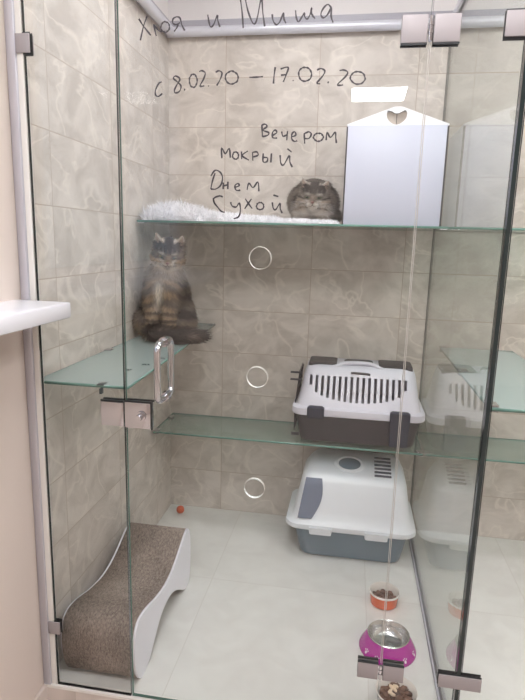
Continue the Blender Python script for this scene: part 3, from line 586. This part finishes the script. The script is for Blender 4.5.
# ------------------------------------------------------------------ fur helpers
def sd_noise(P, f, seed=0):
    r = np.random.default_rng(seed); out = np.zeros(len(P))
    for k in range(5):
        d = r.normal(size=3); d /= np.linalg.norm(d); out += np.sin(P@d*f*(1+.5*k)+r.random()*6.28)/(1+.4*k)
    return out/2.6
def mix(a, b, t): t = np.clip(t, 0, 1)[:, None]; return np.array(a)*(1-t)+np.array(b)*t
def lin(*c): return np.array(s2l(c)[:3])
def set_col(me, col):
    a = me.color_attributes.new('col', 'FLOAT_COLOR', 'POINT'); c = np.ones((len(me.vertices), 4), np.float32); c[:, :3] = col; a.data.foreach_set('color', c.ravel())
def grow(name, src, n, length, flow, colour, m, parent, width=.0009, curl=.35, seed=1, lift=.45):
    """grow tapered blades of hair from the surface of src (one mesh)"""
    r = np.random.default_rng(seed); me = src.data; me.calc_loop_triangles()
    nv = len(me.vertices); co_ = np.empty(nv*3, np.float32); me.vertices.foreach_get('co', co_); co_ = co_.reshape(-1, 3).astype(float)
    no_ = np.empty(nv*3, np.float32); me.vertices.foreach_get('normal', no_); no_ = no_.reshape(-1, 3).astype(float)
    tr = np.empty(len(me.loop_triangles)*3, np.int32); me.loop_triangles.foreach_get('vertices', tr); tr = tr.reshape(-1, 3)
    A = np.linalg.norm(np.cross(co_[tr[:, 1]]-co_[tr[:, 0]], co_[tr[:, 2]]-co_[tr[:, 0]]), axis=1)
    t = tr[r.choice(len(tr), n, p=A/A.sum())]; u, v = r.random(n), r.random(n); q = u+v > 1; u[q] = 1-u[q]; v[q] = 1-v[q]
    w_ = np.stack([1-u-v, u, v], 1)
    P = (co_[t]*w_[:, :, None]).sum(1); N = (no_[t]*w_[:, :, None]).sum(1); N /= np.linalg.norm(N, axis=1)[:, None]+1e-9
    L_ = length(P)*(.7+.6*r.random(n)); F = flow(P, N); F = F-N*(F*N).sum(1)[:, None]; F /= np.linalg.norm(F, axis=1)[:, None]+1e-9
    J = r.normal(size=(n, 3))*curl
    d = N*lift+F+J; d /= np.linalg.norm(d, axis=1)[:, None]
    mid = P+(N*.5+d*.6)*(L_*.5)[:, None]; tip = mid+(d+F*.3)*(L_*.55)[:, None]
    S = np.cross(d, N); S /= np.linalg.norm(S, axis=1)[:, None]+1e-9
    wd = width*(.7+.6*r.random(n))[:, None]
    base = P-N*.001
    V = np.stack([base-S*wd, base+S*wd, mid+S*wd*.8, mid-S*wd*.8, tip], 1).reshape(-1, 3)
    V[:, 2] = np.maximum(V[:, 2], .0012)
    i = np.arange(n)*5
    faces = [(a, a+1, a+2, a+3) for a in i.tolist()] + [(a+3, a+2, a+4) for a in i.tolist()]
    m2 = bpy.data.meshes.new(name); m2.from_pydata(V.tolist(), [], faces)
    cl = colour(P)*(.6+.8*r.random(n))[:, None]
    set_col(m2, np.repeat(cl, 5, 0))
    # shade the blades like the coat they lie in
    m2.normals_split_custom_set_from_vertices(np.repeat(N, 5, 0).tolist())
    return link(name, m2, m, parent)
FURM = attr_mat('fur', .8)
def blob_mesh(name, prims, parent, voxel=.005, it=6):
    bm = bmesh.new()
    for kind, *a in prims:
        if kind == 'e':      # ellipsoid: matrix already includes radii
            c = bmesh.ops.create_icosphere(bm, subdivisions=3, radius=1); bmesh.ops.transform(bm, verts=c['verts'], matrix=a[0])
        elif kind == 'c':    # chain: points, radii
            pts, rad = a; P = smooth_pts([(*p, r_) for p, r_ in zip(pts, rad)], 5)
            tube(bm, [p[:3] for p in P], [p[3] for p in P], 14)
            for p in (P[0], P[-1]):
                c = bmesh.ops.create_icosphere(bm, subdivisions=2, radius=p[3]); bmesh.ops.translate(bm, verts=c['verts'], vec=p[:3])
        elif kind == 'p':    # ear pyramid: list of 4 base points + tip
            vs = [bm.verts.new(p) for p in a[0]]
            for k in range(4): bm.faces.new((vs[k], vs[(k+1) % 4], vs[4]))
            bm.faces.new(vs[3::-1])
    bmesh.ops.recalc_face_normals(bm, faces=bm.faces)
    me = bpy.data.meshes.new(name); bm.to_mesh(me); bm.free()
    o = link(name, me, FURM, parent)
    r_ = o.modifiers.new('r', 'REMESH'); r_.mode = 'VOXEL'; r_.voxel_size = voxel; r_.use_smooth_shade = True
    s_ = o.modifiers.new('s', 'SMOOTH'); s_.iterations = it; s_.factor = .5
    bake(o); o.data.polygons.foreach_set('use_smooth', [True]*len(o.data.polygons))
    return o
def E_(c, r, rot=None):
    return ('e', Matrix.Translation(c) @ (rot or Matrix.Identity(4)) @ Matrix.Diagonal((*r, 1)))
def head_prims(H, s=1.0, ear=1.0):
    """cat head facing -Y; H places it (4x4)"""
    def e(c, r): return ('e', H @ Matrix.Translation(c) @ Matrix.Diagonal((*r, 1)))
    out = [e((0, 0, 0), (.053*s, .052*s, .047*s)), e((0, .0, .014*s), (.044*s, .045*s, .040*s)), e((-.028*s, -.014*s, -.014*s), (.030*s, .032*s, .026*s)), e((.028*s, -.014*s, -.014*s), (.030*s, .032*s, .026*s)),
           e((0, -.042*s, -.014*s), (.021*s, .022*s, .017*s)), e((-.010*s, -.050*s, -.019*s), (.013*s, .013*s, .011*s)), e((.010*s, -.050*s, -.019*s), (.013*s, .013*s, .011*s)), e((0, -.046*s, -.030*s), (.013*s, .013*s, .010*s)), e((0, -.048*s, -.001*s), (.0085*s, .018*s, .010*s))]
    for q in (-1, 1):
        pts = [(q*.012*s, -.006*s, .036*s), (q*.052*s, -.004*s, .020*s), (q*.050*s, .014*s, .022*s), (q*.016*s, .016*s, .036*s), (q*.049*s, .0*s, .036*s+.046*s*ear)]
        if q < 0: pts = [pts[1], pts[0], pts[3], pts[2], pts[4]]
        out.append(('p', [H @ Vector(p) for p in pts]))
    return out
def face_parts(par, H, s, iris, openness, ear=1.0):
    for q in (-1, 1):
        bm = bmesh.new(); c = bmesh.ops.create_icosphere(bm, subdivisions=3, radius=1)
        bmesh.ops.transform(bm, verts=bm.verts, matrix=H @ Matrix.Translation((q*.0215*s, -.0445*s, .005*s)) @ Matrix.Rotation(q*-.28, 4, 'Y') @ Matrix.Diagonal((.0098*s, .008*s, .0085*s*openness, 1)))
        ey = obj('eye', bm, mat('iris', iris, .12, coat=.6), par, smooth=True)
        bm = bmesh.new(); bmesh.ops.create_icosphere(bm, subdivisions=2, radius=1)
        bmesh.ops.transform(bm, verts=bm.verts, matrix=H @ Matrix.Translation((q*.0210*s, -.0505*s, .005*s)) @ Matrix.Diagonal((.0042*s, .004*s, .0078*s*openness, 1)))
        obj('pupil', bm, M['edge_dark'], ey, smooth=True)
    bm = bmesh.new(); bmesh.ops.create_icosphere(bm, subdivisions=2, radius=1)
    bmesh.ops.transform(bm, verts=bm.verts, matrix=H @ Matrix.Translation((0, -.0655*s, -.009*s)) @ Matrix.Diagonal((.0066*s, .0045*s, .0046*s, 1)))
    obj('nose', bm, mat('nose_pink', (128, 92, 88), .5), par, smooth=True)
    bm = bmesh.new()
    for q in (-1, 1): tube(bm, [H @ Vector(p) for p in smooth_pts([(0, -.0655*s, -.014*s), (q*.001*s, -.064*s, -.020*s), (q*.006*s, -.0635*s, -.0235*s), (q*.010*s, -.0615*s, -.0240*s)])], .0009*s, 6)
    obj('mouth', bm, mat('mouth_line', (96, 84, 80), .7), par, smooth=True)
    bm = bmesh.new()
    for q in (-1, 1):
        for k in range(5):
            z = -.013-.004*k; pts = [Vector((q*.015*s, -.060*s, (z*.7-.006)*s)), Vector((q*.045*s, -.062*s, (z+.004)*s)), Vector((q*.080*s, -.050*s, (z-.004-.003*k)*s))]
            tube(bm, [H @ Vector(p) for p in smooth_pts(pts)], .00035, 4)
    obj('whiskers', bm, mat('whisker', (235, 232, 228), .4), par)
    for q in (-1, 1):
        bm = bmesh.new(); pts = [(q*.020*s, -.0075*s, .037*s), (q*.046*s, -.0065*s, .027*s), (q*.0475*s, -.0035*s, .036*s+.034*s*ear)]
        vs = [bm.verts.new(H @ Vector(p)) for p in pts]; bm.faces.new(vs)
        o = obj('inner_ear', bm, mat('ear_pink', (156, 138, 128), .85), par)

def smooth01(x, a, b): t = np.clip((x-a)/(b-a), 0, 1); return t*t*(3-2*t)
def head_colour(Q, s, pal, col):
    """Q: points in head space / s. returns colour and mask of head"""
    dark, mid, light, tan = pal
    x, y, z = Q[:, 0], Q[:, 1], Q[:, 2]; ax = np.abs(x)
    c = mix(mid, mid, np.zeros(len(Q)))
    def over(c, k, t): t = np.clip(t, 0, 1)[:, None]; return c*(1-t)+np.asarray(k)*t
    c = over(c, dark, .88*smooth01(z, .004, .022)*smooth01(-ax, -.052, -.034)*(y < .03))                 # dark crown
    c = over(c, light, .10*smooth01(np.cos(x*420+1.0), .55, .95)*smooth01(z, .008, .02)*smooth01(-z, -.036, -.028)*(y < 0))   # forehead lines
    c = over(c, tan, .8*smooth01(ax, .022, .034)*smooth01(-z, -.006, .012)*(y < .01))       # warm cheeks
    c = over(c, dark, .85*np.exp(-((z+.002-.25*(ax-.03))/.0035)**2)*smooth01(ax, .026, .034)*(y < .02))   # cheek stripe from the eye
    c = over(c, dark, .7*np.exp(-((z+.020-.2*(ax-.03))/.0032)**2)*smooth01(ax, .028, .036)*(y < .02))
    c = over(c, light, .4*np.exp(-((ax-.0215)/.010)**2-((z-.0165)/.0038)**2)*(y < -.01))      # pale brow
    c = over(c, light, .6*np.exp(-((ax-.0215)/.010)**2-((z+.007)/.0038)**2)*(y < -.01))      # pale under-eye
    c = over(c, dark, .9*np.exp(-((ax-.0215)/.0125)**2-((z-.005)/.0065)**2)*(y < -.02))     # eye rim
    c = over(c, tan*.45+dark*.3, .85*smooth01(-ax, -.015, -.006)*smooth01(-y, .03, .045)*smooth01(z, -.012, -.004)*smooth01(-z, -.02, -.008))       # nose bridge
    c = over(c, light, .95*smooth01(-y, .040, .054)*smooth01(-z, .009, .015)*smooth01(-ax, -.024, -.014))                # muzzle and chin
    c = over(c, light, .7*smooth01(-z, .030, .040)*(y < .0))
    ear = smooth01(z, .042, .050)*smooth01(ax, .012, .02)
    c = over(c, mix(mid, light, np.full(len(Q), .22)), ear)
    c = over(c, light, ear*smooth01(-y, -.002, .004)*.3)
    return c

# ------------------------------------------------------------------ cat lying on the fur mat
PAL1 = (lin(52, 48, 48), lin(132, 123, 115), lin(222, 214, 204), lin(168, 152, 136))
c1 = empty('cat', (.673, .955, Z_UP+.020), 'grey tabby cat curled up like a loaf on the white fur mat', 'cat', 'cats')
H1 = Matrix.Translation((.005, -.078, .086)) @ Matrix.Rotation(.20, 4, 'X') @ Matrix.Rotation(.06, 4, 'Y'); S1 = 1.05
prims = [E_((-.006, .055, .078), (.100, .115, .078)), E_((-.006, .01, .070), (.098, .085, .066)), E_((0, -.045, .046), (.080, .055, .042)), E_((-.002, .03, .112), (.070, .085, .054)),
         E_((0, -.045, .082), (.056, .045, .048)), E_((-.040, -.075, .020), (.036, .030, .018)), E_((.040, -.075, .020), (.036, .030, .018)),
         ('c', [(.03, .17, .025), (.075, .12, .024), (.080, .03, .022), (.066, -.04, .020)], [.022, .024, .022, .016])] + head_prims(H1, S1, .76)
H1i = np.array(H1.inverted())
def c1_col(P):
    dark, mid, light, tan = PAL1
    x, y, z = P.T
    st = np.sin(y*95+np.abs(x)*25+2.2*sd_noise(P, 22, 3))
    c = mix(mid, dark, .75*smooth01(st, .1, .8)*smooth01(z, .03, .09))
    c = c*(1-(.45*smooth01(z, .10, .15))[:, None])+dark*(.45*smooth01(z, .10, .15))[:, None]
    t = smooth01(-y, .045, .075)*smooth01(-z, -.075, -.045)*smooth01(-np.abs(x), -.09, -.05); tb = .35+.35*np.sin(z*190+sd_noise(P, 30, 5))
    c = c*(1-(t*.55)[:, None])+(light*.85)*(t*.55)[:, None]; c = c*(1-(t*tb*.7)[:, None])+tan*.8*(t*tb*.7)[:, None]
    Q = np.c_[P, np.ones(len(P))]@H1i.T; Q = Q[:, :3]/S1
    hm = smooth01(-np.linalg.norm(Q*np.array([1, 1.0, 1.0]), axis=1), -.075, -.056); hm = np.maximum(hm, (Q[:, 2] > .032)*(np.abs(Q[:, 1]) < .03)*(np.abs(Q[:, 0]) < .065))
    hm = hm*(Q[:, 1] < .035)
    hc = head_colour(Q, 1, PAL1, None)
    return c*(1-hm[:, None])+hc*hm[:, None]
def c1_len(P):
    Q = np.c_[P, np.ones(len(P))]@H1i.T; Q = Q[:, :3]/S1
    hd = np.linalg.norm(Q, axis=1) < .072; L = np.where(hd, np.where((Q[:, 1] < -.02) & (np.abs(Q[:, 0]) < .04), .004, .011), .016); return np.where(Q[:, 2] > .045, .005, L)
def flow1(P, N):
    F = np.tile(np.array([0, .35, -.9]), (len(P), 1)); F[:, 0] += np.sign(P[:, 0])*.4
    Q = (np.c_[P, np.ones(len(P))]@H1i.T)[:, :3]/S1; h = np.linalg.norm(Q, axis=1) < .072
    F[h] = np.c_[Q[h, 0]*25, np.full(h.sum(), .5), Q[h, 2]*20-.3]
    return F
b = blob_mesh('body', prims, c1, .0042, 5)
co_ = np.array([v.co for v in b.data.vertices]); set_col(b.data, c1_col(co_))
grow('fur', b, 16000, c1_len, flow1, c1_col, FURM, b, .0010, .3, 11)
face_parts(b, H1, S1, (92, 96, 72), .36, .76)

# ------------------------------------------------------------------ cat sitting on the side shelf
PAL2 = (lin(40, 36, 40), lin(124, 112, 103), lin(236, 226, 212), lin(178, 154, 128))
c2 = empty('cat', (.104, .775, Z_SIDE+.0068), 'long-haired brown tabby cat sitting upright with its tail round its paws', 'cat', 'cats'); c2.scale = (1.04, 1.04, 1.02)
H2 = Matrix.Translation((.036, -.036, .322)) @ Matrix.Rotation(.28, 4, 'Z') @ Matrix.Rotation(.42, 4, 'X') @ Matrix.Rotation(.08, 4, 'Y'); S2 = 1.05
prims = [E_((.000, .065, .085), (.096, .115, .084)), E_((.000, .045, .15), (.086, .088, .10)), E_((.008, .005, .205), (.076, .068, .085)), E_((.022, -.014, .254), (.058, .054, .055)),
         E_((.012, -.035, .175), (.066, .050, .070)), E_((-.062, .0, .055), (.042, .075, .052)), E_((.080, .0, .055), (.042, .075, .052)),
         ('c', [(-.020, -.045, .17), (-.018, -.065, .10), (-.016, -.078, .035), (-.016, -.088, .016)], [.032, .026, .021, .020]),
         ('c', [(.044, -.045, .17), (.046, -.065, .10), (.046, -.076, .035), (.046, -.086, .016)], [.032, .026, .021, .020]),
         E_((-.016, -.102, .013), (.020, .026, .013)), E_((.046, -.100, .013), (.020, .026, .013)), E_((.088, -.055, .014), (.020, .034, .014)),
         ('c', [(.000, -.04, .034), (-.004, -.08, .032), (.002, -.118, .030), (.026, -.142, .030), (.065, -.152, .030), (.110, -.148, .029), (.152, -.132, .028), (.190, -.108, .026)], [.018, .020, .022, .024, .024, .023, .020, .012])] + head_prims(H2, S2, .98)
H2i = np.array(H2.inverted())
TP = np.array(smooth_pts([(.000, -.04, .034), (-.004, -.08, .032), (.002, -.118, .030), (.026, -.142, .030), (.065, -.152, .030), (.110, -.148, .029), (.152, -.132, .028), (.190, -.108, .026)], 6))
def tail_near(P):
    d = np.linalg.norm(P[:, None, :]-TP[None], axis=2); return d.min(1), d.argmin(1)
def c2_col(P):
    dark, mid, light, tan = PAL2
    x, y, z = P.T
    n = sd_noise(P, 28, 9); st = np.sin(z*120+n*2.6+np.abs(x)*30)
    c = mix(mid, dark, .6*smooth01(st, 0, .8)+.15)
    def over(c, k, t): t = np.clip(t, 0, 1)[:, None]; return c*(1-t)+np.asarray(k)*t
    front = smooth01(-y, .02, .05)
    c = over(c, tan, .75*front*smooth01(-np.abs(x-.012), -.075, -.035)*smooth01(z, .05, .12)*(.45+.55*np.sin(z*150+n*2.0+np.abs(x-.012)*60)))
    c = over(c, light, .85*front*np.exp(-((x-.012)/.013)**2)*smooth01(z, .085, .12)*smooth01(-z, -.235, -.19))
    ruff = smooth01(z, .21, .235)*smooth01(-z, -.285, -.26); c = over(c, mix(mid, light, np.full(len(P), .35)), .7*ruff)
    legs = smooth01(-z, -.11, -.07)*smooth01(-y, .05, .07)*(np.abs(x-.015) < .062); c = over(c, tan*.95, .7*legs); c = over(c, dark, legs*.75*smooth01(np.sin(z*200+n), .2, .7)); c = over(c, light*.8, .8*legs*smooth01(-z, -.024, -.012))
    c = over(c, tan*.8, .5*smooth01(-z, -.08, -.03)*(1-legs))
    c = over(c, tan*.9, .55*smooth01(-x, .05, .08)*smooth01(-z, -.10, -.05)*(.6+.4*np.sin(z*160+n*2)))
    d, _ = tail_near(P); tl = smooth01(-d, -.036, -.028)*(z < .062); c = over(c, mix(dark, mid, smooth01(sd_noise(P, 120, 21), .0, .8)*.6), .9*tl)
    Q = (np.c_[P, np.ones(len(P))]@H2i.T)[:, :3]/S2
    hm = smooth01(-np.linalg.norm(Q, axis=1), -.072, -.056); hm = np.maximum(hm, (Q[:, 2] > .032)*(np.abs(Q[:, 1]) < .03)*(np.abs(Q[:, 0]) < .065)); hm = hm*(Q[:, 1] < .035)
    hc = head_colour(Q, 1, PAL2, None)
    return c*(1-hm[:, None])+hc*hm[:, None]
def c2_len(P):
    Q = (np.c_[P, np.ones(len(P))]@H2i.T)[:, :3]/S2
    r_ = np.linalg.norm(Q, axis=1); L = np.where(r_ < .07, np.where((Q[:, 1] < -.02) & (np.abs(Q[:, 0]) < .036), .004, .012), .020)
    L = np.where(Q[:, 2] > .045, .005, L); d, _ = tail_near(P); L = np.where((d < .036) & (P[:, 2] < .06), .026, L)
    lg = (P[:, 2] < .11) & (P[:, 1] < -.055) & (np.abs(P[:, 0]-.015) < .062) & (d > .036); return np.where(lg, .007, L)
def flow2(P, N):
    F = np.tile(np.array([0, .2, -1.]), (len(P), 1)); F[:, 0] += P[:, 0]*3
    Q = (np.c_[P, np.ones(len(P))]@H2i.T)[:, :3]/S2; h = np.linalg.norm(Q, axis=1) < .07
    F[h] = np.c_[Q[h, 0]*25, np.full(h.sum(), .4), Q[h, 2]*20-.4]
    d, k = tail_near(P); tl = (d < .036) & (P[:, 2] < .06); T_ = np.gradient(TP, axis=0); T_ /= np.linalg.norm(T_, axis=1)[:, None]; F[tl] = T_[k[tl]]+np.array([0, 0, -.15])
    return F
b = blob_mesh('body', prims, c2, .0045, 5)
co_ = np.array([v.co for v in b.data.vertices]); set_col(b.data, c2_col(co_))
grow('fur', b, 26000, c2_len, flow2, c2_col, FURM, b, .0012, .3, 12)
face_parts(b, H2, S2, (96, 92, 66), .40, .98)

# ------------------------------------------------------------------ white fur mat on the high shelf
fm = empty('fur_mat', (0, 0, Z_UP+.0045), 'fluffy white fur mat spread along the high shelf', 'fur mat')
bm = bmesh.new(); NX, NY = 60, 22; g = []
for i in range(NX+1):
    x = .022+.752*i/NX; row = []
    for j in range(NY+1):
        y = .765+.385*j/NY
        e = min(1, min(i, NX-i)/4, min(j, NY-j)/3)
        hgt = .014+.066*math.exp(-((x-.085)/.10)**2)*(.5+.5*j/NY)+.018*math.exp(-((x-.28)/.14)**2)
        hgt *= (.75+.25*math.sin(x*31+y*17)*math.cos(y*41-x*13))
        if x > .54: hgt = min(hgt, .011)
        row.append(bm.verts.new((x+.004*math.sin(y*60), y+.004*math.sin(x*50) if 0 < j < NY else y, max(.001, hgt*e**.5))))
    g.append(row)
for i in range(NX):
    for j in range(NY): bm.faces.new((g[i][j], g[i+1][j], g[i+1][j+1], g[i][j+1]))
base = obj('mat_backing', bm, M['pad'], fm, smooth=True)
WH = attr_mat('white_fur', .9); nt = WH.node_tree
tl_ = nt.nodes.new('ShaderNodeBsdfTranslucent'); ms_ = nt.nodes.new('ShaderNodeMixShader'); ms_.inputs[0].default_value = .5; tl_.inputs[0].default_value = (.98, .98, 1, 1)
nt.links.new(nt.nodes['Principled BSDF'].outputs[0], ms_.inputs[1]); nt.links.new(tl_.outputs[0], ms_.inputs[2]); nt.links.new(ms_.outputs[0], nt.nodes['Material Output'].inputs[0])
grow('fur', base, 22000, lambda P: np.where(P[:, 0] > .54, .012, .018+.016*np.exp(-((P[:, 0]-.09)/.14)**2)), lambda P, N: np.c_[sd_noise(P, 40, 1), sd_noise(P, 40, 2)-.3, np.full(len(P), .1)], lambda P: np.tile(lin(253, 252, 255), (len(P), 1)), WH, base, .0015, .5, 5, .8)

# ------------------------------------------------------------------ render look
sc.view_settings.view_transform = 'Standard'; sc.view_settings.look = 'None'; sc.view_settings.exposure = EXPOSURE
try:
    sc.cycles.transparent_max_bounces = 48; sc.cycles.max_bounces = 10; sc.cycles.glossy_bounces = 6; sc.cycles.sample_clamp_indirect = 6
    sc.cycles.use_denoising = True; sc.cycles.caustics_reflective = False
except Exception: pass
